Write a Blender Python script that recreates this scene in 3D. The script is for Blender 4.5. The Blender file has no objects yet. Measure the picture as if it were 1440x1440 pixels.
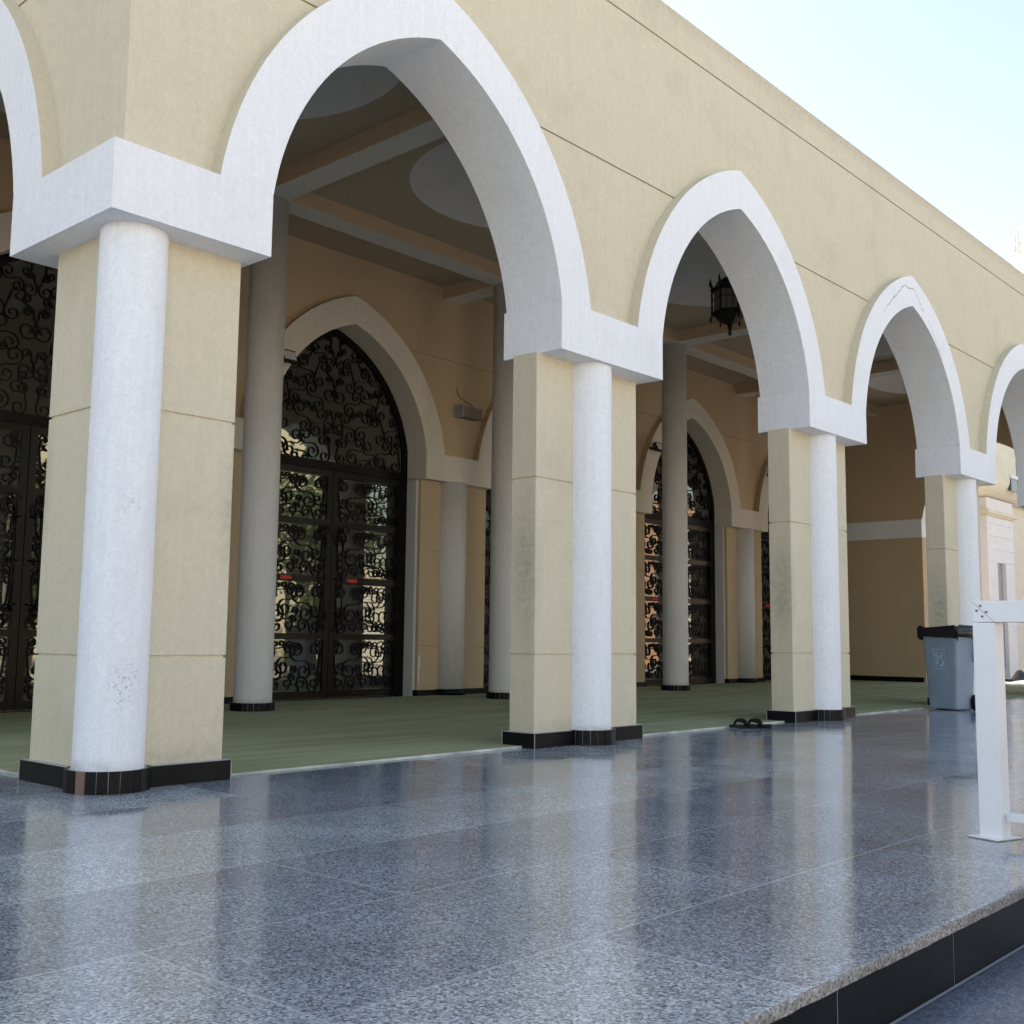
import bpy, bmesh, math, random
from mathutils import Vector, Matrix
from math import sin, cos, pi, radians, sqrt
random.seed(7)
S = bpy.context.scene
COL = S.collection

# ------------------------------------------------------------------ materials
def mat(name):
    m = bpy.data.materials.new(name); m.use_nodes = True
    nt = m.node_tree; b = nt.nodes['Principled BSDF']
    return m, nt, b
def N(nt, t, **k):
    n = nt.nodes.new(t)
    for a, v in k.items():
        if a in n.inputs: n.inputs[a].default_value = v
        else: setattr(n, a, v)
    return n
def L(nt, a, b): nt.links.new(a, b)
def simple(name, col, rough=.6, metal=0, spec=.5, bump=0, bscale=80, var=0):
    m, nt, b = mat(name)
    b.inputs['Base Color'].default_value = (*col, 1); b.inputs['Roughness'].default_value = rough
    b.inputs['Metallic'].default_value = metal; b.inputs['Specular IOR Level'].default_value = spec
    if bump or var:
        tc = N(nt, 'ShaderNodeTexCoord'); n = N(nt, 'ShaderNodeTexNoise'); n.inputs['Scale'].default_value = bscale
        n.inputs['Detail'].default_value = 6; L(nt, tc.outputs['Object'], n.inputs['Vector'])
        if bump:
            bp = N(nt, 'ShaderNodeBump'); bp.inputs['Strength'].default_value = bump; bp.inputs['Distance'].default_value = .01
            L(nt, n.outputs['Fac'], bp.inputs['Height']); L(nt, bp.outputs['Normal'], b.inputs['Normal'])
        if var:
            n2 = N(nt, 'ShaderNodeTexNoise'); n2.inputs['Scale'].default_value = 3; n2.inputs['Detail'].default_value = 8
            L(nt, tc.outputs['Object'], n2.inputs['Vector'])
            r = N(nt, 'ShaderNodeMapRange'); r.inputs[1].default_value = .3; r.inputs[2].default_value = .7
            r.inputs[3].default_value = 1 - var; r.inputs[4].default_value = 1 + var
            L(nt, n2.outputs['Fac'], r.inputs[0])
            mx = N(nt, 'ShaderNodeVectorMath', operation='SCALE'); mx.inputs[0].default_value = col
            L(nt, r.outputs[0], mx.inputs['Scale']); L(nt, mx.outputs[0], b.inputs['Base Color'])
    return m

def stucco(name, col, dirt, bump=.5, streak=.022, smudge=.35, sbump=.3, stains=()):
    """sprayed wall coating: fine grain, soft vertical brush streaks, weathering patches"""
    m, nt, b = mat(name)
    b.inputs['Roughness'].default_value = .82; b.inputs['Specular IOR Level'].default_value = .25
    tc = N(nt, 'ShaderNodeTexCoord'); P = tc.outputs['Object']
    g = N(nt, 'ShaderNodeTexNoise'); g.inputs['Scale'].default_value = 75; g.inputs['Detail'].default_value = 3; L(nt, P, g.inputs['Vector'])
    g2 = N(nt, 'ShaderNodeTexNoise'); g2.inputs['Scale'].default_value = 18; g2.inputs['Detail'].default_value = 5; L(nt, P, g2.inputs['Vector'])
    mp = N(nt, 'ShaderNodeMapping'); mp.inputs['Scale'].default_value = (16, 16, 1.1); L(nt, P, mp.inputs['Vector'])
    st = N(nt, 'ShaderNodeTexNoise'); st.inputs['Scale'].default_value = 1.6; st.inputs['Detail'].default_value = 6; L(nt, mp.outputs[0], st.inputs['Vector'])
    pt = N(nt, 'ShaderNodeTexNoise'); pt.inputs['Scale'].default_value = 1.3; pt.inputs['Detail'].default_value = 9; pt.inputs['Roughness'].default_value = .62; L(nt, P, pt.inputs['Vector'])
    def mr(src, a, b_, c, d):
        r = N(nt, 'ShaderNodeMapRange'); r.inputs[1].default_value = a; r.inputs[2].default_value = b_
        r.inputs[3].default_value = c; r.inputs[4].default_value = d; L(nt, src, r.inputs[0]); return r.outputs[0]
    def mul(a, b_):
        q = N(nt, 'ShaderNodeMath', operation='MULTIPLY'); L(nt, a, q.inputs[0]); L(nt, b_, q.inputs[1]); return q.outputs[0]
    k = mul(mr(st.outputs['Fac'], .3, .7, 1 - streak, 1 + streak), mr(g.outputs['Fac'], .3, .7, .95, 1.05))
    k = mul(k, mr(g2.outputs['Fac'], .25, .75, .96, 1.04))
    sc = N(nt, 'ShaderNodeVectorMath', operation='SCALE'); sc.inputs[0].default_value = col; L(nt, k, sc.inputs['Scale'])
    mx = N(nt, 'ShaderNodeMix', data_type='RGBA'); mx.inputs[7].default_value = (*dirt, 1)
    L(nt, sc.outputs[0], mx.inputs[6]); L(nt, mr(pt.outputs['Fac'], .52, .8, 0, smudge), mx.inputs[0])
    fin = mx.outputs[2]
    for (x, y, z, rx, rz, amt, lo) in stains:      # soot and rubbing marks that belong to the wall itself
        m3 = N(nt, 'ShaderNodeMapping'); m3.vector_type = 'POINT'; m3.inputs['Location'].default_value = (-x / rx, -y / rx, -z / rz); m3.inputs['Scale'].default_value = (1 / rx, 1 / rx, 1 / rz)
        L(nt, P, m3.inputs['Vector']); ln = N(nt, 'ShaderNodeVectorMath', operation='LENGTH'); L(nt, m3.outputs[0], ln.inputs[0])
        fall = mr(ln.outputs['Value'], .1, 1.0, 1, 0)
        sn = N(nt, 'ShaderNodeTexNoise'); sn.inputs['Scale'].default_value = 55 if lo > .5 else 14; sn.inputs['Detail'].default_value = 8; L(nt, P, sn.inputs['Vector'])
        am = mul(fall, mr(sn.outputs['Fac'], lo - (.08 if lo > .5 else .22), lo + (.12 if lo > .5 else .30), 0, amt))
        m4 = N(nt, 'ShaderNodeMix', data_type='RGBA'); m4.inputs[7].default_value = (.16, .145, .125, 1); L(nt, am, m4.inputs[0]); L(nt, fin, m4.inputs[6]); fin = m4.outputs[2]
    L(nt, fin, b.inputs['Base Color'])
    ad = N(nt, 'ShaderNodeMath', operation='MULTIPLY_ADD'); ad.inputs[1].default_value = .8; L(nt, g2.outputs['Fac'], ad.inputs[0]); L(nt, g.outputs['Fac'], ad.inputs[2])
    ad2 = N(nt, 'ShaderNodeMath', operation='MULTIPLY_ADD'); ad2.inputs[1].default_value = sbump; L(nt, st.outputs['Fac'], ad2.inputs[0]); L(nt, ad.outputs[0], ad2.inputs[2])
    bp = N(nt, 'ShaderNodeBump'); bp.inputs['Strength'].default_value = bump; bp.inputs['Distance'].default_value = .008
    L(nt, ad2.outputs[0], bp.inputs['Height']); L(nt, bp.outputs['Normal'], b.inputs['Normal'])
    return m

BEIGE = (.64, .57, .425); WHITE = (.81, .82, .835)
M_BEIGE = stucco('beige stucco', BEIGE, (.40, .34, .25), stains=(
    (1.26, .27, 2.0, .16, .75, .42, .42), (.22, 1.22, 2.15, .16, .6, .40, .42), (4.76, .42, 1.75, .22, .9, .45, .40), (10.01, .42, 1.75, .22, .8, .5, .40),
    (15.47, .42, 1.6, .3, 1.0, .45, .40), (6.5, .27, 1.9, .14, .5, .3, .42), (13, .14, 8.58, 16, .26, .45, .45), (.14, 2, 8.58, 5, .26, .4, .45), (.9, .29, .18, .6, .12, .35, .42), (5.2, .29, .18, .6, .12, .3, .42)))
M_WHITE = stucco('white stucco', WHITE, (.62, .61, .58), .6, .03, .3, .7, stains=((.32, .10, .70, .14, .22, .9, .60), (.30, .10, 1.95, .10, .14, .35, .58), (.1, .3, .16, .5, .07, .5, .42), (5.55, .08, .16, .4, .05, .5, .42)))
M_INBEIGE = stucco('shaded interior beige', (.56, .42, .275), (.44, .33, .21), .25, .012)  # the wall beige again, with the brown of the interior shade mixed in
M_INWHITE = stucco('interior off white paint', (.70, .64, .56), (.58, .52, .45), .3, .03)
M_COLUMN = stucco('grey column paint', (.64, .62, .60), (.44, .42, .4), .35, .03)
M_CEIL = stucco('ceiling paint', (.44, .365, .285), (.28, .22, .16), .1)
M_DOME = stucco('dome paint', (.60, .59, .60), (.36, .35, .35), .1, .02)
M_GROUT = simple('pale grout', (.42, .40, .38), .9)
M_TILE = simple('black glazed tile', (.004, .004, .006), .40, spec=.16, bump=.05, bscale=6, var=.5)
M_TILEBROWN = simple('brown glazed tile', (.16, .085, .06), .3)
M_IRON = simple('black wrought iron', (.0025, .0025, .003), .45, 0, .2, bump=.1)
M_BRONZE = simple('dark brown frame paint', (.0035, .0025, .0025), .3, 0, .25)
M_RED = simple('red sticker', (.55, .02, .015), .5)
M_ALU = simple('white powder coat', (.78, .79, .80), .35, var=.04)
M_SCREW = simple('screw heads', (.12, .11, .1), .4, .8)
M_RUST = simple('rusty plate edge', (.35, .31, .27), .6, .3, bump=.3, var=.35)
M_RUBBER = simple('black rubber', (.004, .004, .005), .6, 0, .25)
M_BAG = simple('black plastic bag', (.013, .011, .014), .25, bump=.8, bscale=18)
M_BIN = simple('blue grey bin plastic', (.25, .315, .39), .42, bump=.15, bscale=120, var=.08)
M_BIND = simple('dark blue bin plastic', (.06, .095, .15), .42)
M_PRINT = simple('pale blue print', (.42, .68, .80), .6)
M_STEEL = simple('dark lantern metal', (.010, .009, .010), .4, .5, bump=.3)
M_FROST = simple('smoked lantern glass', (.20, .20, .20), .25)
M_LAMPG = simple('floodlight glass', (.6, .62, .62), .15)
M_BLACKP = simple('black floodlight body', (.02, .02, .022), .45)
M_SPK = simple('grey speaker grille', (.22, .19, .165), .7, bump=.6, bscale=160)
M_LEAF = simple('tree leaves', (.075, .125, .03), .6, var=.4)
M_BARK = simple('tree bark', (.12, .09, .06), .9, bump=.8, bscale=20)
M_ROOF = simple('roof screed', (.4, .38, .35), .9)
M_CLAD = simple('white cladding', (.80, .78, .75), .7, bump=.1, var=.04)
M_FBEIGE = simple('pale yellow plaster', (.74, .68, .53), .85, bump=.2, var=.05)
M_GREY = simple('grey panel', (.30, .31, .34), .5)
M_WINGLASS = simple('window glass', (.06, .08, .08), .05)
M_TERRA = simple('terracotta render', (.62, .36, .26), .85, var=.1)
M_CRACK = simple('crack', (.06, .06, .065), .95)
M_TRIM = simple('white edge strip', (.50, .52, .46), .6, bump=.4, bscale=9, var=.4)

def glass_mat():
    m, nt, b = mat('dark reflective glass')
    b.inputs['Base Color'].default_value = (.055, .055, .053, 1); b.inputs['Roughness'].default_value = .5; b.inputs['Specular IOR Level'].default_value = .1
    g = N(nt, 'ShaderNodeBsdfGlossy'); g.inputs['Color'].default_value = (.80, .84, .74, 1); g.inputs['Roughness'].default_value = .015
    tc = N(nt, 'ShaderNodeTexCoord'); n = N(nt, 'ShaderNodeTexNoise'); n.inputs['Scale'].default_value = .9
    L(nt, tc.outputs['Object'], n.inputs['Vector'])
    bp = N(nt, 'ShaderNodeBump'); bp.inputs['Strength'].default_value = .12; bp.inputs['Distance'].default_value = .02
    L(nt, n.outputs['Fac'], bp.inputs['Height']); L(nt, bp.outputs['Normal'], g.inputs['Normal'])
    mx = N(nt, 'ShaderNodeMixShader'); mx.inputs[0].default_value = .17
    L(nt, b.outputs[0], mx.inputs[1]); L(nt, g.outputs[0], mx.inputs[2])
    L(nt, mx.outputs[0], nt.nodes['Material Output'].inputs['Surface'])
    return m
M_GLASS = glass_mat()

def granite(name, base, light, dark, rough, tile=(1.9, .965), off=(0, 0), grain=76, tint=.0, joints=True, lum=1.0):
    m, nt, b = mat(name)
    tc = N(nt, 'ShaderNodeTexCoord'); P = tc.outputs['Object']
    def noise(s, d=2, r=.5):
        n = N(nt, 'ShaderNodeTexNoise'); n.inputs['Scale'].default_value = s; n.inputs['Detail'].default_value = d
        n.inputs['Roughness'].default_value = r; L(nt, P, n.inputs['Vector']); return n.outputs['Fac']
    def mr(src, a, b_, c, d):
        r = N(nt, 'ShaderNodeMapRange'); r.inputs[1].default_value = a; r.inputs[2].default_value = b_
        r.inputs[3].default_value = c; r.inputs[4].default_value = d; L(nt, src, r.inputs[0]); return r.outputs[0]
    def mix(f, a, b_):
        x = N(nt, 'ShaderNodeMix', data_type='RGBA')
        if isinstance(f, float): x.inputs[0].default_value = f
        else: L(nt, f, x.inputs[0])
        for i, v in ((6, a), (7, b_)):
            if isinstance(v, tuple): x.inputs[i].default_value = (*v, 1)
            else: L(nt, v, x.inputs[i])
        return x.outputs[2]
    dn = N(nt, 'ShaderNodeTexNoise'); dn.inputs['Scale'].default_value = grain * 1.5; dn.inputs['Detail'].default_value = 3; L(nt, P, dn.inputs['Vector'])
    da = N(nt, 'ShaderNodeVectorMath', operation='MULTIPLY_ADD'); da.inputs[1].default_value = (.012, .012, .012); L(nt, dn.outputs['Color'], da.inputs[0]); L(nt, P, da.inputs[2])
    vo = N(nt, 'ShaderNodeTexVoronoi'); vo.inputs['Scale'].default_value = grain * 1.55; L(nt, da.outputs[0], vo.inputs['Vector'])
    sp = N(nt, 'ShaderNodeSeparateColor'); L(nt, vo.outputs['Color'], sp.inputs[0])
    c = mix(mr(sp.outputs[0], .60, .72, 0, 1), base, light)
    c = mix(mr(sp.outputs[1], .68, .78, 0, 1), c, dark)
    c = mix(mr(sp.outputs[2], .80, .9, 0, .5), c, (.30, .26, .24))
    c = mix(mr(noise(grain * 3.2, 3, .6), .35, .65, 0, .35), c, light)
    # slab to slab tone and cloudy wear
    mp = N(nt, 'ShaderNodeMapping'); mp.inputs['Location'].default_value = (off[0], off[1], 0); L(nt, P, mp.inputs['Vector'])
    br = N(nt, 'ShaderNodeTexBrick'); br.offset = .5
    for k, v in (('Color1', (.70, .70, .74, 1)), ('Color2', (1.18, 1.18, 1.15, 1)), ('Mortar', (1, 1, 1, 1)), ('Scale', 1.0),
                 ('Mortar Size', .007), ('Mortar Smooth', .1), ('Bias', 0.0), ('Brick Width', tile[0]), ('Row Height', tile[1])):
        br.inputs[k].default_value = v
    L(nt, mp.outputs[0], br.inputs['Vector'])
    mm = N(nt, 'ShaderNodeMix', data_type='RGBA', blend_type='MULTIPLY'); mm.inputs[0].default_value = 1.0
    L(nt, c, mm.inputs[6]); L(nt, br.outputs['Color'], mm.inputs[7]); c = mm.outputs[2]
    s = N(nt, 'ShaderNodeVectorMath', operation='SCALE'); L(nt, c, s.inputs[0]); L(nt, mr(noise(1.1, 6, .6), .3, .7, .80 * lum, 1.2 * lum), s.inputs['Scale']); c = s.outputs[0]
    if joints:
        q = N(nt, 'ShaderNodeMath', operation='MULTIPLY'); q.inputs[1].default_value = .5; L(nt, br.outputs['Fac'], q.inputs[0])
        c = mix(q.outputs[0], c, (.48, .50, .51))
    L(nt, c, b.inputs['Base Color'])
    rr = mr(noise(2.2, 7, .65), .3, .72, rough * .75, rough * 1.7)
    sb = N(nt, 'ShaderNodeSeparateColor'); L(nt, br.outputs['Color'], sb.inputs[0])
    rm = N(nt, 'ShaderNodeMath', operation='MULTIPLY'); L(nt, rr, rm.inputs[0]); L(nt, mr(sb.outputs[0], .7, 1.18, .65, 1.4), rm.inputs[1]); rr = rm.outputs[0]
    ge = N(nt, 'ShaderNodeNewGeometry'); tv = N(nt, 'ShaderNodeVectorMath', operation='SCALE'); tv.inputs[0].default_value = (.008, .012, 0); L(nt, mr(sb.outputs[0], .7, 1.18, -1, 1), tv.inputs['Scale'])
    nv = N(nt, 'ShaderNodeVectorMath', operation='ADD'); L(nt, ge.outputs['Normal'], nv.inputs[0]); L(nt, tv.outputs[0], nv.inputs[1])
    nn = N(nt, 'ShaderNodeVectorMath', operation='NORMALIZE'); L(nt, nv.outputs[0], nn.inputs[0])
    L(nt, rr, b.inputs['Roughness']); b.inputs['Specular IOR Level'].default_value = .62
    bp = N(nt, 'ShaderNodeBump'); bp.inputs['Strength'].default_value = .05; bp.inputs['Distance'].default_value = .01
    L(nt, noise(1.3, 2), bp.inputs['Height'])
    L(nt, nn.outputs[0], bp.inputs['Normal'])
    bp2 = N(nt, 'ShaderNodeBump'); bp2.inputs['Strength'].default_value = .05; bp2.inputs['Distance'].default_value = .0006
    L(nt, noise(grain, 3, .6), bp2.inputs['Height']); L(nt, bp.outputs['Normal'], bp2.inputs['Normal'])
    L(nt, bp2.outputs['Normal'], b.inputs['Normal'])
    return m
G_B, G_L, G_D = (.262, .296, .318), (.53, .575, .595), (.052, .063, .076)
M_GRANITE = granite('polished granite', G_B, G_L, G_D, .11, (2.4, .9650), (.35, 4.385))
M_GRANEDGE = granite('rough granite edge', (.19, .18, .17), (.36, .345, .33), (.06, .055, .055), .8, joints=False, grain=80)
M_GRANLOW = granite('lower granite', (.085, .105, .14), (.20, .235, .28), (.03, .037, .06), .38, (1.9, 1.2), (.2, 5.2))
M_PAVE = granite('sunlit paving', (.42, .39, .36), (.52, .49, .45), (.30, .28, .26), .8, (.6, .6), (0, 0))

def carpet_mat():
    m, nt, b = mat('green carpet'); b.inputs['Roughness'].default_value = .95; b.inputs['Specular IOR Level'].default_value = .15
    tc = N(nt, 'ShaderNodeTexCoord')
    mp = N(nt, 'ShaderNodeMapping'); mp.inputs['Scale'].default_value = (.25, 2.2, 1); L(nt, tc.outputs['Object'], mp.inputs['Vector'])
    n = N(nt, 'ShaderNodeTexNoise'); n.inputs['Scale'].default_value = 1.6; n.inputs['Detail'].default_value = 5; L(nt, mp.outputs[0], n.inputs['Vector'])
    r = N(nt, 'ShaderNodeValToRGB'); r.color_ramp.elements[0].position = .3; r.color_ramp.elements[1].position = .72
    r.color_ramp.elements[0].color = (.30, .31, .17, 1); r.color_ramp.elements[1].color = (.43, .455, .27, 1)
    L(nt, n.outputs['Fac'], r.inputs[0]); L(nt, r.outputs[0], b.inputs['Base Color'])
    f = N(nt, 'ShaderNodeTexNoise'); f.inputs['Scale'].default_value = 300; L(nt, tc.outputs['Object'], f.inputs['Vector'])
    bp = N(nt, 'ShaderNodeBump'); bp.inputs['Strength'].default_value = .6; bp.inputs['Distance'].default_value = .004
    L(nt, f.outputs['Fac'], bp.inputs['Height']); L(nt, bp.outputs['Normal'], b.inputs['Normal'])
    return m
M_CARPET = carpet_mat()

# ------------------------------------------------------------------ mesh builder
class MB:
    def __init__(s, *mats): s.v = []; s.f = []; s.m = []; s.mats = list(mats); s.smooth = []
    def add(s, vs, fs, mi=0, sm=False):
        o = len(s.v); s.v += [tuple(v) for v in vs]
        for f in fs: s.f.append([i + o for i in f]); s.m.append(mi); s.smooth.append(sm)
    def box(s, x0, y0, z0, x1, y1, z1, mi=0, M=None):
        v = [(x0, y0, z0), (x1, y0, z0), (x1, y1, z0), (x0, y1, z0), (x0, y0, z1), (x1, y0, z1), (x1, y1, z1), (x0, y1, z1)]
        if M is not None: v = [tuple(M @ Vector(q)) for q in v]
        s.add(v, [(3, 2, 1, 0), (4, 5, 6, 7), (0, 1, 5, 4), (1, 2, 6, 5), (2, 3, 7, 6), (3, 0, 4, 7)], mi)
    def loft(s, rings, mi=0, sm=False, cap=(True, True), closed=True):
        n = len(rings[0]); o = []; fs = []
        for r in rings: o += list(r)
        for k in range(len(rings) - 1):
            for i in range(n if closed else n - 1):
                j = (i + 1) % n; fs.append((k * n + i, k * n + j, (k + 1) * n + j, (k + 1) * n + i))
        base = len(s.v); s.add(o, fs, mi, sm)
        if cap[0]: s.f.append([base + i for i in range(n)][::-1]); s.m.append(mi); s.smooth.append(False)
        if cap[1]: s.f.append([base + (len(rings) - 1) * n + i for i in range(n)]); s.m.append(mi); s.smooth.append(False)
    def rev(s, cx, cy, prof, n=32, mi=0, sm=True, cap=(True, True)):
        """profile of (radius, z)"""
        s.loft([[(cx + r * cos(2 * pi * i / n), cy + r * sin(2 * pi * i / n), z) for i in range(n)] for r, z in prof], mi, sm, cap)
    def tube(s, pts, r, n=8, mi=0, sm=True):
        rings = []; P = [Vector(p) for p in pts]
        for i, p in enumerate(P):
            t = (P[min(i + 1, len(P) - 1)] - P[max(i - 1, 0)]).normalized()
            a = t.cross(Vector((0, 0, 1))) if abs(t.z) < .9 else t.cross(Vector((1, 0, 0))); a.normalize(); b = t.cross(a)
            rings.append([tuple(p + (a * cos(2 * pi * k / n) + b * sin(2 * pi * k / n)) * r) for k in range(n)])
        s.loft(rings, mi, sm)
    def ribbon(s, pts, w, y0, y1, mi=0):
        """flat iron bar bent in the XZ plane; pts are (x, z)"""
        rings = []
        for i, p in enumerate(pts):
            q0 = pts[max(i - 1, 0)]; q1 = pts[min(i + 1, len(pts) - 1)]
            tx, tz = q1[0] - q0[0], q1[1] - q0[1]; l = math.hypot(tx, tz) or 1
            nx, nz = -tz / l * w / 2, tx / l * w / 2
            rings.append([(p[0] + nx, y0, p[1] + nz), (p[0] - nx, y0, p[1] - nz), (p[0] - nx, y1, p[1] - nz), (p[0] + nx, y1, p[1] + nz)])
        s.loft(rings, mi, False)
    def build(s, name, parent=None, bevel=0, T=None, loc=None):
        me = bpy.data.meshes.new(name)
        vs = s.v if T is None else [tuple(T @ Vector(v)) for v in s.v]
        me.from_pydata(vs, [], s.f)
        for m in s.mats: me.materials.append(m)
        me.polygons.foreach_set('material_index', s.m); me.polygons.foreach_set('use_smooth', s.smooth)
        bm = bmesh.new(); bm.from_mesh(me); bmesh.ops.recalc_face_normals(bm, faces=bm.faces); bm.to_mesh(me); bm.free()
        me.update()
        o = bpy.data.objects.new(name, me); COL.objects.link(o)
        if parent: o.parent = parent
        if loc: o.location = loc
        if bevel:
            b = o.modifiers.new('bevel', 'BEVEL'); b.width = bevel; b.segments = 2; b.limit_method = 'ANGLE'; b.angle_limit = radians(50)
        return o
def tag(o, label=None, cat=None, group=None, kind=None):
    if label: o['label'] = label
    if cat: o['category'] = cat
    if group: o['group'] = group
    if kind: o['kind'] = kind
    return o
def empty(name, loc=(0, 0, 0), rz=0, parent=None):
    o = bpy.data.objects.new(name, None); COL.objects.link(o); o.location = loc; o.rotation_euler = (0, 0, rz); o.empty_display_size = .2
    if parent: o.parent = parent
    return o
def dup(root, loc, parent=None):
    r = root.copy(); COL.objects.link(r); r.location = loc
    if parent: r.parent = parent
    for ch in list(root.children):
        c = ch.copy(); COL.objects.link(c); c.parent = r
        for g in ch.children:
            d = g.copy(); COL.objects.link(d); d.parent = c
    return r

# ------------------------------------------------------------------ the arcade
ARC = empty('mosque_arcade')
tag(ARC, 'long beige and white mosque arcade with pointed arches and a flat roof', 'mosque')
CB, CT = 3.93, 4.43                       # capital bottom, top
ZTOP = 8.56; XEND = 27.2; YB = 7.93
CAPS = [(4.81, 6.58), (10.06, 11.82), (15.52, 17.27), (20.85, 22.62)]
BAYS = [(1.31 + 4.81) / 2, (6.58 + 10.06) / 2, (11.82 + 15.52) / 2, (17.27 + 20.85) / 2, (22.62 + 25.89) / 2]
HWS = [(4.81 - 1.31) / 2, (10.06 - 6.58) / 2, (15.52 - 11.82) / 2, (20.85 - 17.27) / 2, (25.89 - 22.62) / 2]

def arc_pts(c, hw, which, n=26, z0=CT, dz=0):
    """pointed arch outline (u, z) from left foot over the apex to the right foot"""
    cx, cz, r = {'in': (-.673, 4.08, 2.445), 'out': (-.812, 3.97, 3.07), 'mid': (-.74, 4.03, 2.75)}[which]
    k = hw / 1.75
    za = cz + sqrt(r * r - cx * cx)
    a0 = math.asin((z0 - cz) / r); a1 = math.asin((za - cz) / r)
    R = [((cx + r * cos(a0 + (a1 - a0) * i / n)), cz + r * sin(a0 + (a1 - a0) * i / n)) for i in range(n + 1)]
    R[-1] = (0, za)
    def q(x): return x * k if which == 'in' else (x - (1 - k) * 1.75 * min(1, x / 1.75 if x < 1.75 else 1))
    right = [(c + q(x), z + dz) for x, z in R]
    left = [(c - q(x), z + dz) for x, z in R]
    return left + right[::-1][1:]
# local frame: u along the wall, v into the wall, z up -> world
FR_FRONT = Matrix(((1, 0, 0, 0), (0, 1, 0, 0), (0, 0, 1, 0), (0, 0, 0, 1)))
FR_LEFT = Matrix(((0, 1, 0, 0), (1, 0, 0, 0), (0, 0, 1, 0), (0, 0, 0, 1)))
FR_RIGHT = Matrix(((0, -1, 0, XEND), (1, 0, 0, 0), (0, 0, 1, 0), (0, 0, 0, 1)))
FR_BACK = Matrix(((1, 0, 0, 0), (0, 1, 0, 7.8), (0, 0, 1, 0), (0, 0, 0, 1)))

def arch_surround(c, hw, T, depth, proud, m_in, m_side, dz=0, z0=CT):
    mb = MB(m_in, m_side, M_INBEIGE)
    I = arc_pts(c, hw, 'in', z0=z0); O = arc_pts(c, hw, 'out', z0=z0)
    # same parameter count: pair by index
    n = len(I)
    V = []
    for (xi, zi), (xo, zo) in zip(I, O): V += [(xi, 0, zi + dz), (xo, 0, zo + dz), (xo, depth, zo + dz), (xi, depth, zi + dz)]
    f0 = []; f1 = []; fi = []; f2 = []
    for k in range(n - 1):
        a = k * 4; b = a + 4
        f0.append((a, a + 1, b + 1, b)); f1.append((a + 1, a + 2, b + 2, b + 1)); f2.append((a + 2, a + 3, b + 3, b + 2)); fi.append((a + 3, a, b, b + 3))
    f0 += [(0, 3, 2, 1), ((n - 1) * 4, (n - 1) * 4 + 1, (n - 1) * 4 + 2, (n - 1) * 4 + 3)]
    mb.add(V, f0, 0)
    base = len(mb.v) - len(V)
    for f in f1: mb.f.append([base + i for i in f]); mb.m.append(1); mb.smooth.append(False)
    for f in f2: mb.f.append([base + i for i in f]); mb.m.append(2); mb.smooth.append(False)
    for f in fi: mb.f.append([base + i for i in f]); mb.m.append(0); mb.smooth.append(False)
    return mb.build('arch_surround', ARC, T=T)

def arch_wall(u0, u1, arches, v0, v1, T, material, zb=4.2, zt=ZTOP, grooves=(6.21, 8.08), gw=.010, gd=.013, dz=0, name='wall', solid=()):
    """wall slab with pointed openings; the scored lines are real slots in its face"""
    cuts = sorted(set([u0, u1]))
    foot = {}
    segs = []
    pts = []
    for c, hw in arches:
        A = [(u, z) for u, z in arc_pts(c, hw, 'mid', n=20, z0=zb)]
        segs.append(A)
    cur = u0; cols = []
    for A in segs:
        cols.append((cur, A[0][0], None)); cols += [(A[i][0], A[i + 1][0], (A[i][1] + dz, A[i + 1][1] + dz)) for i in range(len(A) - 1)]; cur = A[-1][0]
    cols.append((cur, u1, None))
    mb = MB(material, simple('score line shade', (.46, .37, .26), .9) if 'score line shade' not in bpy.data.materials else bpy.data.materials['score line shade'], M_INBEIGE)
    for a, b, zz in cols:
        za, zc = zz if zz else (zb, zb)
        if not zz:
            for s0, s1 in solid:
                if a <= (s0 + s1) / 2 <= b: za = zc = 0
        la, lb = za, zc
        gs = [g for g in grooves if g > max(za, zc) + .02]
        for g in gs:
            mb.add([(a, v0, la), (b, v0, lb), (b, v0, g - gw), (a, v0, g - gw)], [(0, 1, 2, 3)])
            mb.add([(a, v0 + gd, g - gw), (b, v0 + gd, g - gw), (b, v0 + gd, g + gw), (a, v0 + gd, g + gw)], [(0, 1, 2, 3)], 1)
            mb.add([(a, v0, g - gw), (b, v0, g - gw), (b, v0 + gd, g - gw), (a, v0 + gd, g - gw)], [(0, 1, 2, 3)], 1)
            mb.add([(a, v0, g + gw), (b, v0, g + gw), (b, v0 + gd, g + gw), (a, v0 + gd, g + gw)], [(0, 1, 2, 3)], 1)
            la = lb = g + gw
        mb.add([(a, v0, la), (b, v0, lb), (b, v0, zt), (a, v0, zt)], [(0, 1, 2, 3)])
        mb.add([(a, v1, za), (b, v1, zc), (b, v1, zt), (a, v1, zt)], [(0, 3, 2, 1)], 2)
        mb.add([(a, v0, za), (a, v1, za), (b, v1, zc), (b, v0, zc)], [(0, 1, 2, 3)])
        mb.add([(a, v0, zt), (a, v1, zt), (b, v1, zt), (b, v0, zt)], [(0, 3, 2, 1)])
    for s0, s1 in solid: mb.box(5.06, v0, 0, segs[-1][-1][0], v1, zb, 2)
    mb.add([(u0, v0, zb), (u0, v1, zb), (u0, v1, zt), (u0, v0, zt)], [(0, 1, 2, 3)])
    mb.add([(u1, v0, zb), (u1, v1, zb), (u1, v1, zt), (u1, v0, zt)], [(0, 3, 2, 1)])
    return mb.build(name, ARC, T=T)

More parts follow.
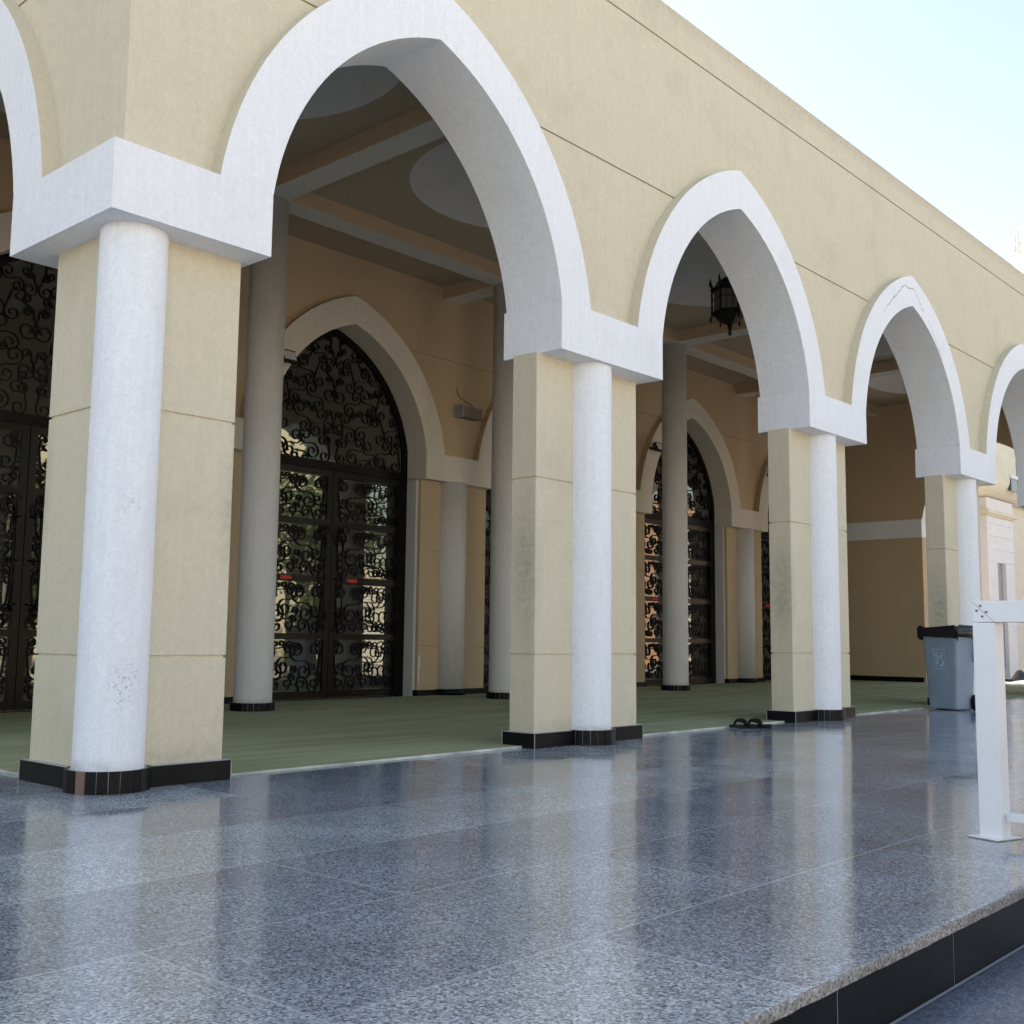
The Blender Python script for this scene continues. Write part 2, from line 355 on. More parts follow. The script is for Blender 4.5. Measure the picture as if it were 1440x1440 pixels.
arch_wall(.14, XEND - .14, list(zip(BAYS, HWS)), .14, .74, FR_FRONT, M_BEIGE, name='front_wall')
RB = (1.54 + 5.04) / 2
for T in (FR_LEFT, FR_RIGHT):
    arch_wall(.74, 9.0, [(RB, 1.75)], .14, .74, T, M_BEIGE, name='side_wall', solid=[(5.0, 9.0)], grooves=(8.08,) if T is FR_RIGHT else (6.21, 8.08))
for c, hw in zip(BAYS, HWS): arch_surround(c, hw, FR_FRONT, .742, .14, M_WHITE, M_BEIGE)
for T in (FR_LEFT, FR_RIGHT): arch_surround(RB, 1.75, T, .742, .14, M_WHITE, M_BEIGE)

def rect(x0, y0, x1, y1, d=0): return [(x0 - d, y0 - d), (x1 + d, y0 - d), (x1 + d, y1 + d), (x0 - d, y1 + d)]
def grooved(mb, x0, y0, x1, y1, zs, ztop, gw=.009, gd=.014, bev=.004):
    """pillar body scored at the heights zs, arrises softened"""
    prof = [(0.0, 0)]
    for z in zs: prof += [(z - gw - .003, 0), (z - gw, -.004), (z - gw, -gd), (z + gw, -gd), (z + gw, -.004), (z + gw + .003, 0)]
    prof += [(ztop, 0)]
    rings = []
    for z, d in prof:
        c = .008
        P = rect(x0, y0, x1, y1, d); q = []
        for i, (x, y) in enumerate(P):
            sx = 1 if i in (1, 2) else -1; sy = 1 if i in (2, 3) else -1
            e = [(x - sx * c, y), (x, y - sy * c)]
            if i in (0, 2): e = e[::-1]
            q += e
        rings.append([(x, y, z) for x, y in q])
    mb.loft(rings, 0)
def tile_ring(mb, cx, cy, r, a0, a1, z0, z1, brown=()):
    """column foot clad in upright tiles: grout core, tiles 3 mm proud"""
    n = max(3, round(r * (a1 - a0) / .078)); mb.rev(cx, cy, [(r - .006, z0), (r - .006, z1 - .004)], 40, 1)
    for i in range(n):
        b0 = a0 + (a1 - a0) * (i + .035) / n; b1 = a0 + (a1 - a0) * (i + .965) / n
        R = [(cx + q * cos(t), cy + q * sin(t)) for q, t in ((r, b0), (r, (b0 + b1) / 2), (r, b1), (r - .02, b1), (r - .02, b0))]
        mb.loft([[(x, y, z0 + .002) for x, y in R], [(x, y, z1) for x, y in R]], 2 if i in brown else 0)
def plinth(mb, x0, y0, x1, y1, h=.142):
    mb.box(x0 - .045, y0 - .045, 0, x1 + .045, y1 + .045, h, 0)
    mb.box(x0 - .038, y0 - .038, h, x1 + .038, y1 + .038, h + .006, 1)
    # grout lines as raised-flush thin fillets at the corners and mid joints
    for (x, y) in ((x0 - .047, y0 - .047), (x1 + .047, y0 - .047), (x0 - .047, y1 + .047)):
        mb.box(x - .0025 if x < x0 else x - .003, y - .003, 0.003, x + .003, y + .003, h - .002, 1)

def pillar(x0, y0, x1, y1, cx, cy, r, brown=()):
    mb = MB(M_BEIGE); grooved(mb, x0, y0, x1, y1, (.90, 2.66), CB + .01)
    p = mb.build('pillar', ARC)
    mb = MB(M_WHITE)
    n = 40; prof = [(r + .004, .12), (r, .16), (r, CB - .06), (r, CB + .01)]
    mb.rev(cx, cy, prof, n); mb.build('engaged_column', p)
    mb = MB(M_TILE, M_GROUT); plinth(mb, x0, y0, x1, y1); mb.build('plinth', p)
    mb = MB(M_TILE, M_GROUT, M_TILEBROWN); tile_ring(mb, cx, cy, r + .045, -pi, pi, 0, .15, brown); mb.build('column_base', p)
    return p
def capital(poly, z0, z1, material, parent, name='capital'):
    mb = MB(material); mb.loft([[(x, y, z0) for x, y in poly], [(x, y, z1) for x, y in poly]]); mb.build(name, parent)

P1 = pillar(.23, .29, 1.245, 1.22, .365, .335, .236, brown=(1,))
capital([(0, 0), (1.31, 0), (1.31, .78), (.78, .78), (.78, 1.54), (0, 1.54)], CB, CT, M_WHITE, P1)
for a, b in CAPS:
    p = pillar(a - .035, .29, b - .10, .62, (a + b) / 2 - .09, .29, .25)
    capital([(a, 0), (b, 0), (b, .78), (a, .78)], CB, CT, M_WHITE, p)
p = pillar(XEND - 1.245, .29, XEND - .23, 1.22, XEND - .365, .335, .236)
capital([(XEND - 1.31, 0), (XEND, 0), (XEND, 1.54), (XEND - .78, 1.54), (XEND - .78, .78), (XEND - 1.31, .78)], CB, CT, M_WHITE, p)
# side openings: band block where the arch lands on the solid side walls
for s in (0, 1):
    X = (lambda x: x) if s == 0 else (lambda x: XEND - x)
    mb = MB(M_WHITE); xs = sorted((X(-.0), X(.80))); mb.box(xs[0], 5.04, CB, xs[1], 7.78, CT); mb.build('side_capital', ARC)
    mb = MB(M_TILE); xs = sorted((X(.735), X(.765))); mb.box(xs[0], 5.12, 0, xs[1], 7.9, .15); mb.build('skirting', ARC)

# cracks in the plaster over the third arch (thin open fissures, 3 mm proud of the coat)
mb = MB(M_CRACK)
def crack(pts, w):
    for i in range(len(pts) - 1):
        (x0, z0), (x1, z1) = pts[i], pts[i + 1]
        dx, dz = x1 - x0, z1 - z0; l = math.hypot(dx, dz); nx, nz = -dz / l * w * random.uniform(.3, 1), dx / l * w * random.uniform(.3, 1)
        mb.add([(x0 - nx, -.0015, z0 - nz), (x1 - nx, -.0015, z1 - nz), (x1 + nx, -.0015, z1 + nz), (x0 + nx, -.0015, z0 + nz)], [(0, 1, 2, 3)])
def wig(pts, n=5, a=.02):
    out = []
    for (x0, z0), (x1, z1) in zip(pts, pts[1:]):
        for k in range(n): t = k / n; out.append((x0 + (x1 - x0) * t + random.uniform(-a, a), z0 + (z1 - z0) * t + random.uniform(-a, a)))
    return out + [pts[-1]]
c3 = BAYS[2]
mb = MB(M_CRACK); crack(wig([(c3 - 1.0, 6.22), (c3 - .62, 6.47), (c3 - .3, 6.72), (c3 - .22, 6.70), (c3 + .1, 6.72), (c3 + .3, 6.55), (c3 + .42, 6.42)]), .006); mb.build('plaster_crack', ARC)
mb = MB(M_CRACK); crack(wig([(c3 + .62, 6.33), (c3 + .8, 6.2), (c3 + 1.0, 5.95), (c3 + 1.2, 5.8)]), .004); mb.build('plaster_crack', ARC)
mb = MB(M_CRACK); crack(wig([(c3 - 1.15, 6.05), (c3 - 1.0, 6.2)]), .003); mb.build('plaster_crack', ARC)

# roof, ceiling, domes, beams
ZB, ZC = 7.45, 7.70
BX = [.66, 5.79, 11.12, 16.5, 21.85, XEND - .66]
mb = MB(M_ROOF); mb.box(.66, .66, 8.3, XEND - .66, 7.9, 8.42); mb.build('roof', ARC)
YN, YF = .66, 6.2
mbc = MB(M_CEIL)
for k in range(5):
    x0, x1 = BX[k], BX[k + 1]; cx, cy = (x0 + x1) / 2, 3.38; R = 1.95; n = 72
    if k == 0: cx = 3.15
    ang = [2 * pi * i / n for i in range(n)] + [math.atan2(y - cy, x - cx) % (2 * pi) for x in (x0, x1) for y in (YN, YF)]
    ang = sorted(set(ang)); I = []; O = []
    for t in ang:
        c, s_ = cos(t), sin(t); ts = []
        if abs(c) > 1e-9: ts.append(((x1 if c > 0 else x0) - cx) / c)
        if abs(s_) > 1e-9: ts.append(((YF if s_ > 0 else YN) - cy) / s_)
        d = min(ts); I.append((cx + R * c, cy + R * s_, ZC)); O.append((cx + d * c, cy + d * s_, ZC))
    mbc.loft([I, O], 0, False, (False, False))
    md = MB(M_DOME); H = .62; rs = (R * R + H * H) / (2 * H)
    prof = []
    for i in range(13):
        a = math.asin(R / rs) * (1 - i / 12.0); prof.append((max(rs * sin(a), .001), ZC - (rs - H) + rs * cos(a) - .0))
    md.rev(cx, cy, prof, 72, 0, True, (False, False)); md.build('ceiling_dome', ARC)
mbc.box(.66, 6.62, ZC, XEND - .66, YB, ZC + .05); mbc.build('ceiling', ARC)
def beam(x0, y0, x1, y1, zt=ZC + .02):
    mb = MB(M_INBEIGE, M_COLUMN); mb.box(x0, y0, ZB + .004, x1, y1, zt, 0); mb.box(x0 - .002, y0, ZB, x1 + .002, y1, ZB + .004, 1)
    mb.build('ceiling_beam', ARC)
beam(.66, 6.2, XEND - .66, 6.62)
for x in BX[1:-1]:
    beam(x - .21, .66, x + .21, 6.198); beam(x - .21, 6.622, x + .21, YB)

# inner row of round columns
for x in (5.86, 11.12, 16.52, 21.9, .95):
    mb = MB(M_COLUMN); mb.rev(x, 6.45, [(.272, .1), (.268, .2), (.268, ZB + .003)], 48)
    c = mb.build('round_column', ARC)
    mb = MB(M_TILE, M_GROUT, M_TILEBROWN); tile_ring(mb, x, 6.45, .312, -pi, pi, 0, .13); mb.build('column_base', c)

# gate wall
GC = [3.33, 8.68, 14.03, 19.38, 24.73]
arch_wall(.66, XEND - .66, [(c, 1.75) for c in GC], YB - 7.8, .8, FR_BACK, M_INBEIGE, zt=7.75, grooves=(6.3,), dz=.03, name='gate_wall')
for c in GC: arch_surround(c, 1.75, FR_BACK, .6, .13, M_INWHITE, M_INBEIGE, dz=.03, z0=4.42)
edges = [.66] + [e for c in GC for e in (c - 1.75, c + 1.75)] + [XEND - .66]
for k in range(6):
    a, b = edges[2 * k], edges[2 * k + 1]
    mb = MB(M_COLUMN); mb.box(a, 8.06, 0, b, 8.6, 3.97); p = mb.build('pilaster', ARC)
    mb = MB(M_INBEIGE); grooved(mb, a + .05, 7.98, b - .05, 8.058, (.90, 2.66), 3.97); mb.build('pilaster_face', p)
    capital([(a, 7.8), (b, 7.8), (b, 8.6), (a, 8.6)], 3.955, 4.45, M_INWHITE, p)
    mb = MB(M_TILE, M_GROUT)
    if 0 < k < 5:
        m2 = MB(M_COLUMN); m2.rev((a + b) / 2 - .08, 7.98, [(.285, .1), (.285, 3.96)], 36); m2.build('engaged_column', p)
        mb.rev((a + b) / 2 - .08, 7.98, [(.32, 0), (.32, .13)], 36)
    mb.box(a + .01, 7.94, 0, b - .01, 8.1, .12, 0); mb.build('plinth', p)
# damp peeling patch at the foot of the pilaster by the gate
mb = MB(simple('peeled plaster', (.62, .62, .58), .9, bump=.5, var=.1))
px, pz = 10.49, .16
poly = [(0, 0), (.03, .12), (.02, .3), (.05, .42), (.04, .55), (.0, .62), (-.015, .4), (-.012, .2)]
mb.loft([[(px + x, 7.976, pz + z) for x, z in poly], [(px + x, 7.981, pz + z) for x, z in poly]]); mb.build('peeled_patch', ARC)
# hall body behind the gates, its unseen bulk enlarged to shade the forecourt
mb = MB(M_BEIGE); mb.box(-15, 9.02, 0, XEND, 22, 15.5); mb.box(.3, 8.62, 0, XEND - .3, 9.02, 7.7); mb.build('prayer_hall_shade_block', ARC)

# ------------------------------------------------------------------ gates
def spiral(cx, cz, R, a, s, turns=1.2, r0=.22, n=18):
    """points from the eye of the scroll outwards, ending at angle a travelling in sense s"""
    out = []
    for i in range(n + 1):
        t = i / n; r = R * (r0 + (1 - r0) * t ** .9); an = a - s * turns * 2 * pi * (1 - t)
        out.append((cx + r * cos(an), cz + r * sin(an)))
    return out
def scroll(x, z, ang, Ln, kind='S', flip=1, r1=.30, r2=.30):
    R1, R2 = Ln * r1, Ln * r2; c1 = (-Ln / 2 + R1, 0); c2 = (Ln / 2 - R2, 0)
    A = spiral(c1[0], c1[1], R1, pi / 2, -1)
    if kind == 'S': B = spiral(c2[0], c2[1], R2, -pi / 2, -1)   # travelled backwards later
    else: B = spiral(c2[0], c2[1], R2, pi / 2, 1)
    B = B[::-1]; p0, p3 = A[-1], B[0]; d = abs(p3[0] - p0[0]) * .55 + Ln * .08
    p1 = (p0[0] + d, p0[1]); p2 = (p3[0] - d, p3[1]); mid = []
    for i in range(1, 8):
        t = i / 8; u = 1 - t
        mid.append(tuple(u ** 3 * p0[k] + 3 * u * u * t * p1[k] + 3 * u * t * t * p2[k] + t ** 3 * p3[k] for k in (0, 1)))
    pts = A + mid + B; ca, sa = cos(ang), sin(ang)
    return [(x + px * ca - pz * flip * sa, z + px * sa + pz * flip * ca) for px, pz in pts]
def clip_add(mb, pts, inside, w, y0, y1):
    run = []
    for p in pts:
        if inside(*p): run.append(p)
        else:
            if len(run) > 2: mb.ribbon(run, w, y0, y1)
            run = []
    if len(run) > 2: mb.ribbon(run, w, y0, y1)
def panel_scrolls():
    """one door panel, 1.47 x .85, origin at the stile side bottom corner"""
    S_ = []
    a = S_.append
    a(scroll(.17, .53, radians(96), 0.55, 'C', 1, .225, .225)); a(scroll(.46, .50, radians(66), 0.68, 'S', 1, .225, .225))
    a(scroll(.77, .55, radians(114), 0.59, 'S', -1, .225, .225)); a(scroll(1.05, .46, radians(70), 0.62, 'S', 1, .225, .225))
    a(scroll(1.30, .50, radians(98), 0.68, 'C', -1, .225, .225))
    a(scroll(.30, .12, radians(6), 0.48, 'S', -1, .225, .225)); a(scroll(.86, .13, radians(-8), 0.44, 'C', 1, .225, .225))
    a(scroll(1.18, .12, radians(12), 0.33, 'S', 1, .225, .225))
    for q in ((.07, .72, 80, .26, 'S', 1), (.62, .30, 100, .26, 'S', -1), (.62, .74, 20, .28, 'S', 1), (.93, .77, -5, .26, 'C', -1), (1.37, .10, 30, .24, 'C', 1), (.07, .22, 85, .22, 'S', -1)):
        a(scroll(q[0], q[1], radians(q[2]), q[3], q[4], q[5], .25, .25))
    a([(.02 + .11 * cos(t), .11 * sin(t)) for t in [pi * i / 14 for i in range(8)]])
    a([(.60 + .12 * cos(t), .0 + .12 * sin(t)) for t in [pi * i / 14 for i in range(15)]])
    a([(0, .38), (.05, .38), (.06, .38)]); a([(0, .46), (.05, .46), (.06, .46)])
    return S_
GW = .0175
def make_gate(xc):
    g = empty('gate', (xc, 8.30, 0), 0, ARC)
    # outer frame with transom
    mb = MB(M_IRON)
    I = [(u, z) for u, z in arc_pts(0, 1.75, 'in', z0=4.42, dz=.03)]
    inn = []
    for u, z in I:
        l = math.hypot(u, z - 4.3) or 1; k = (l - .13) / l; inn.append((u * k, 4.3 + (z - 4.3) * k))
    rings = [[(u, 0, z), (u2, 0, z2), (u2, .09, z2), (u, .09, z)] for (u, z), (u2, z2) in zip(I, inn)]
    mb.loft(rings)
    for s in (-1, 1):
        x0, x1 = sorted((s * 1.62, s * 1.745)); mb.box(x0, 0, .0, x1, .09, 4.44)
    mb.box(-1.618, -.01, 3.93, 1.618, .092, 4.08); mb.box(-1.618, -.022, 3.97, 1.618, -.01, 4.04)
    mb.build('gate_frame', g)
    # fanlight scrolls, mirrored left and right
    mb = MB(M_IRON)
    def inside(x, z):
        if z < 4.08 or abs(x) > 1.60: return False
        q = abs(x); return math.hypot(q + .673, z - 4.10) < 2.34
    TY = [(.20, 4.30, 80, .44, 'C', 1), (.52, 4.36, 60, .52, 'S', 1), (.86, 4.32, 118, .48, 'S', -1), (1.17, 4.38, 64, .54, 'S', 1), (1.44, 4.32, 100, .44, 'C', -1),
          (.33, 4.74, 110, .50, 'S', -1), (.68, 4.80, 70, .52, 'S', 1), (1.02, 4.78, 112, .50, 'C', -1), (1.34, 4.82, 72, .50, 'S', 1),
          (.42, 5.18, 62, .50, 'S', 1), (.78, 5.24, 116, .50, 'S', -1), (1.12, 5.22, 75, .48, 'C', 1), (1.42, 5.12, 100, .36, 'S', -1),
          (.30, 5.60, 108, .46, 'C', -1), (.62, 5.62, 66, .46, 'S', 1), (.94, 5.60, 120, .42, 'S', -1),
          (.36, 5.96, 50, .38, 'S', 1), (.62, 5.92, 120, .30, 'C', 1), (.17, 6.18, 95, .26, 'C', 1),
          (.70, 4.12, 5, .34, 'C', 1), (1.25, 4.10, 0, .30, 'S', 1), (.52, 5.00, 10, .26, 'S', -1), (.88, 5.02, -15, .28, 'S', 1), (.95, 5.42, 20, .26, 'S', 1)]
    TY += [(.14, 4.52, 90, .28, 'S', 1), (1.50, 4.66, 90, .26, 'S', 1), (.14, 5.62, 90, .26, 'S', 1), (1.26, 5.44, 110, .26, 'S', 1)]
    for x, z, an, ln, kd, fl in TY:
        Q = scroll(x, z, radians(an), ln * 1.1, kd, fl, .225, .225)
        clip_add(mb, Q, inside, GW, .02, .045); clip_add(mb, [(-x_, z_) for x_, z_ in Q], inside, GW, .02, .045)
    for zc_, s_ in ((4.78, .22), (5.36, .24), (5.92, .17)):   # hearts on the axis
        for s in (-1, 1):
            H = scroll(s * .115, zc_, radians(90), s_ * 2, 'C', s, .30, .16); clip_add(mb, H, inside, GW, .018, .043)
    mb.build('fanlight_grille', g)
    mb = MB(M_GLASS); O = [(-1.70, 4.0), (1.70, 4.0), (1.70, 4.4)] + [(u * .97, 4.4 + (z - 4.4) * .98) for u, z in I][::-1][1:-1] + [(-1.70, 4.4)]
    mb.loft([[(u, .047, z) for u, z in O], [(u, .058, z) for u, z in O]]); mb.build('fanlight_glass', g)
    bars = [(0.03, .15), (1.01, 1.11), (1.98, 2.09), (2.95, 3.06), (3.82, 3.925)]
    for s in (-1, 1):
        mb = MB(M_BRONZE)
        X = lambda a, b: sorted((s * a, s * b))
        for a, b in ((.006, .115), (1.53, 1.617)):
            x0, x1 = X(a, b); mb.box(x0, .0, .03, x1, .07, 3.925)
        for z0, z1 in bars:
            x0, x1 = X(.116, 1.529); mb.box(x0, .002, z0, x1, .068, z1)
        mb.build('door_leaf', g)
        mb = MB(M_GLASS); x0, x1 = X(.05, 1.60); q = .07 if s > 0 else 0   # right pane skewed on purpose to steer its mirrored view
        mb.loft([[(x0, .050, .05), (x1, .050 + q, .05), (x1, .050 + q, 3.9), (x0, .050, 3.9)], [(x0, .060, .05), (x1, .060 + q, .05), (x1, .060 + q, 3.9), (x0, .060, 3.9)]]); mb.build('door_glass', g)
        mb = MB(M_IRON)
        for (b0, b1) in zip(bars, bars[1:]):
            zl, zh = b0[1], b1[0]; w, h = 1.41, zh - zl
            for P in panel_scrolls():
                Q = [(s * (.118 + p[0] / 1.47 * w), zl + p[1] / .85 * h) for p in P]
                clip_add(mb, Q, lambda x, z: zl < z < zh and .116 < abs(x) < 1.529, GW, .02, .045)
        mb.build('leaf_grille', g)
        mb = MB(M_IRON)
        x = s * .19
        mb.tube([(x, -.07, 1.35), (x, -.085, 1.6), (x, -.085, 2.5), (x, -.07, 2.75)], .018, 8)
        for z in (1.45, 2.05, 2.65): mb.tube([(x, -.08, z), (x * .6, -.03, z), (x * .35, .0, z)], .012, 6); mb.rev(x, -.082, [(.018, z - .03), (.03, z), (.018, z + .03)], 10)
        for zc_, f in ((2.82, 1), (1.28, -1)):
            P = scroll(x + s * .03, zc_, radians(70), .34, 'S', f, .3, .24); mb.ribbon(P, .02, -.085, -.065)
        mb.build('handle', g)
        mb = MB(M_RED); x0 = -1.07 if s < 0 else .37
        if s < 0: x0 = -1.05
        mb.box(x0, -.004, 2.005, x0 + .22, .001, 2.065); mb.build('sticker', g)
    return g
g0 = make_gate(GC[1])
for c in (GC[0], GC[2], GC[3], GC[4]): dup(g0, (c, 8.30, 0), ARC)

# ------------------------------------------------------------------ wall fittings
def floodlight(x, z, label):
    f = empty('floodlight', (x, 7.79, z)); tag(f, label, 'floodlight', 'floodlights beside the gate arches')
    R = Matrix.Rotation(radians(-28), 4, 'X') @ Matrix.Rotation(radians(0), 4, 'Z')
    T = Matrix.Translation((0, -.17, 0)) @ R
    mb = MB(M_BLACKP); mb.box(-.13, -.02, -.10, .13, .06, .10, 0, T)
    for i in range(6): mb.box(-.11 + i * .04, .06, -.08, -.10 + i * .04, .085, .08, 0, T)
    mb.box(-.14, -.03, .095, .14, .03, .108, 0, T); mb.build('housing', f)
    mb = MB(M_LAMPG); mb.box(-.115, -.026, -.085, .115, -.021, .085, 0, T); mb.build('lens', f)
    mb = MB(M_BLACKP)
    mb.tube([(-.145, -.17, 0), (-.15, -.08, -.02), (-.15, -.012, -.03)], .012, 6); mb.tube([(.145, -.17, 0), (.15, -.08, -.02), (.15, -.012, -.03)], .012, 6)
    mb.box(-.17, -.014, -.06, .17, 0, 0.0); mb.build('bracket', f)
floodlight(GC[1] - 1.53, 5.56, 'small floodlight on the left shoulder of the nearest fully visible gate arch')
floodlight(GC[2] - 1.53, 5.56, 'small black floodlight on the arch just right of the wall speaker')
floodlight(GC[3] - 1.72, 5.50, 'small floodlight on the left shoulder of the gate arch behind the lantern bay')
floodlight(GC[4] - 1.62, 5.50, 'small floodlight at the far gate arch, partly behind the third pillar')
sp = empty('wall_speaker', (11.55, 7.93, 5.34)); tag(sp, 'grey box speaker with a loose cable on the inner wall between two gate arches', 'speaker')
sp.scale = (.88, 1, .9)
mb = MB(M_SPK); mb.box(-.31, -.20, -.12, .31, -.02, .12); mb.build('cabinet', sp, bevel=.01)
mb = MB(M_GREY); mb.box(-.33, -.215, -.13, -.295, -.001, .13); mb.build('side_bracket', sp)
mb = MB(M_RUBBER); mb.tube([(-.28, -.006, .52), (-.26, -.02, .40), (-.18, -.02, .32), (-.02, -.02, .27), (.16, -.02, .22), (.33, -.02, .12), (.36, -.03, -.02), (.28, -.05, -.06)], .006, 6); mb.build('cable', sp)

# ------------------------------------------------------------------ lanterns
def lantern(x):
    l = empty('hanging_lantern', (x, 3.35, -.14)); l.scale = (1.28, 1.28, 1.03)
    mb = MB(M_STEEL); n = 6
    def hexr(r, z, ph=0): return [(r * cos(2 * pi * i / n + ph), r * sin(2 * pi * i / n + ph), z) for i in range(n)]
    mb.loft([hexr(.24, 7.26), hexr(.27, 7.30), hexr(.27, 7.33), hexr(.20, 7.38), hexr(.17, 7.46), hexr(.09, 7.52), hexr(.03, 7.56), hexr(.02, 7.62)])
    mb.build('lantern_roof', l)
    mb = MB(M_STEEL)
    mb.loft([hexr(.01, 6.47), hexr(.03, 6.52), hexr(.014, 6.56), hexr(.03, 6.62), hexr(.03, 6.66), hexr(.10, 6.70), hexr(.17, 6.76), hexr(.22, 6.84), hexr(.255, 6.87), hexr(.255, 6.90)]); mb.build('lantern_base', l)
    mb = MB(M_STEEL)
    for i in range(n):
        a = 2 * pi * i / n; cx, cy = .245 * cos(a), .245 * sin(a)
        mb.tube([(cx, cy, 6.80), (cx, cy, 7.40)], .015, 6)
        mb.rev(cx * 1.08, cy * 1.08, [(.004, 6.70), (.018, 6.76), (.01, 6.82)], 8); mb.rev(cx * 1.08, cy * 1.08, [(.01, 7.36), (.02, 7.42), (.004, 7.52)], 8)
        a2 = a + 2 * pi / n
        for t in (.33, .67):
            x_, y_ = .24 * (cos(a) * (1 - t) + cos(a2) * t), .24 * (sin(a) * (1 - t) + sin(a2) * t)
            mb.tube([(x_, y_, 6.9), (x_, y_, 7.27)], .005, 5)
        mb.tube([(.24 * cos(a), .24 * sin(a), 7.13), (.24 * cos(a2), .24 * sin(a2), 7.13)], .008, 5)
    mb.build('lantern_cage', l)
    mb = MB(M_FROST); mb.loft([hexr(.215, 6.9), hexr(.215, 7.27)]); mb.build('lantern_glass', l)
    mb = MB(M_STEEL); zt = 8.28
    mb.tube([(0, 0, 7.6), (0, 0, zt)], .010, 6); mb.rev(0, 0, [(.09, zt), (.02, zt - .07)], 16)
    for k in range(8): mb.rev(0, 0, [(.010, 7.64 + k * .07), (.02, 7.665 + k * .07), (.010, 7.69 + k * .07)], 8)
    mb.build('chain', l)
    return l
l0 = lantern(13.66)
tag(l0, 'black hexagonal lantern hanging under the ceiling, framed by the second complete arch', 'lantern')

# ------------------------------------------------------------------ ground, platform, carpet
def sheet(name, x0, y0, x1, y1, z0, z1, m):
    mb = MB(m); mb.box(x0, y0, z0, x1, y1, z1); return tag(mb.build(name), kind='structure')
YE = -5.235; ZL = -.24
mb = MB(M_GRANITE); mb.box(-14, YE + .025, -.2, 28.6, 22, 0); tag(mb.build('platform'), kind='structure')
# granite nosing along the edge with a rough sawn face
mb = MB(M_GRANITE, M_GRANEDGE)
prev = None; n = 700; x0, x1 = -14, 28.6
ring = []
for i in range(n + 1):
    x = x0 + (x1 - x0) * i / n; j = random.uniform(-.003, .003); j2 = random.uniform(-.003, .003)
    ring.append([(x, YE + .03, 0.0), (x, YE + .006 + j * .4, -.001), (x, YE + j, -.008 + j2), (x, YE + j2, -.040), (x, YE + .03, -.045)])
for a, b in zip(ring, ring[1:]):
    mb.add(a + b, [(0, 1, 6, 5)], 0); mb.add(a + b, [(1, 2, 7, 6), (2, 3, 8, 7), (3, 4, 9, 8)], 1)
tag(mb.build('platform_nosing'), kind='structure')
mb = MB(M_TILE, M_GROUT); x = -14 + .35
xs = [.828 + .98 * k for k in range(-15, 28)]
for a, b in zip(xs, xs[1:]): mb.box(a + .003, YE + .012, ZL, b - .003, YE + .024, -.046, 0)
mb.box(-13.5, YE + .0135, ZL, 26.7, YE + .0245, -.047, 1)
mb.add([(-13.5, YE + .011, ZL + .001), (26.7, YE + .011, ZL + .001), (26.7, YE - .008, ZL + .0045), (-13.5, YE - .008, ZL + .0045)], [(0, 1, 2, 3)], 1)
tag(mb.build('platform_riser'), kind='structure')
sheet('lower_step', -14, -8.6, 28.6, YE + .02, -.5, ZL, M_GRANLOW)
sheet('ground', -300, -300, 300, 300, -.6, -.48, M_PAVE)
sheet('pavement', 28.6, -3, 60, 30, -.4, -.02, simple('pinkish paving', (.52, .46, .44), .7, var=.08))
mb = MB(M_CARPET, M_TRIM); mb.box(.30, .42, .001, XEND - .45, 7.98, .018, 0)
mb.box(.30, .408, .001, XEND - .45, .42, .019, 1); mb.box(.288, .408, .001, .30, 7.9, .019, 1)
cp = tag(mb.build('carpet'), 'faded green carpet with a pale edge strip covering the arcade floor', 'carpet')

# ------------------------------------------------------------------ white frame at the step edge
f = empty('metal_barrier', (2.85, -4.70, 0)); tag(f, 'white square tube barrier frame with four corner screws at the platform edge', 'barrier')
mb = MB(M_ALU)
mb.box(-.07, -.06, .006, .07, .06, 1.17); mb.box(-.07, -.50, .006, .07, -.38, 1.17)
mb.build('post', f, bevel=.004)
mb = MB(M_ALU); mb.box(-.07, -.50, 1.172, .07, .06, 1.29); mb.build('top_rail', f, bevel=.004)
mb = MB(M_ALU); mb.box(-.01, -.378, .095, .05, -.062, .135); mb.build('lower_rail', f, bevel=.002)
mb = MB(M_SCREW)
for y, z in ((0.013, 1.262), (.034, 1.236), (-.018, 1.228), (.004, 1.204)):
    mb = MB(M_SCREW); mb.tube([(-.074, y, z), (-.069, y, z)], .0065, 10); mb.build('screw', f)

mb = MB(simple('joint line', (.35, .36, .38), .8))
mb.add([(-.0712, .058, 1.288), (-.0712, .060, 1.286), (-.0712, -.058, 1.172), (-.0712, -.060, 1.174)], [(0, 1, 2, 3)]); mb.build('mitre_joint', f)
for yy in (0, -.44):
    mb = MB(M_RUST, M_ALU)
    T = Matrix.Translation((-.02, yy + .005, 0)) @ Matrix.Rotation(radians(-18), 4, 'Z')
    mb.box(-.10, -.10, .001, .12, .09, .006, 0, T); mb.box(-.098, -.098, .006, .118, .088, .008, 1, T); mb.build('base_plate', f)

# ------------------------------------------------------------------ wheeled bin
b_ = empty('wheelie_bin', (14.66, -.03, 0), radians(-14)); b_.scale = (.86, 1.10, 1.27); tag(b_, 'blue grey wheeled rubbish bin with black bag over its rim by the last visible pillar', 'bin')
def rrect(hx, hy, r, z, n=5):
    o = []
    for sx, sy, a0 in ((1, 1, 0), (-1, 1, pi / 2), (-1, -1, pi), (1, -1, 1.5 * pi)):
        for i in range(n): t = a0 + pi / 2 * i / (n - 1); o.append((sx * (hx - r) + r * cos(t), sy * (hy - r) + r * sin(t), z))
    return o
mb = MB(M_BIN)
mb.loft([rrect(.25, .235, .05, .02), rrect(.255, .24, .05, .05), rrect(.31, .285, .045, .93), rrect(.315, .29, .045, .94), rrect(.345, .315, .04, .955), rrect(.345, .315, .04, 1.0)], 0, True)
body = mb.build('body', b_)
mb = MB(M_BAG); rings = []
def jag(R, a): return [(x * (1 + random.uniform(-a, a)), y * (1 + random.uniform(-a, a)), z + random.uniform(-a, a) * .7) for x, y, z in R]
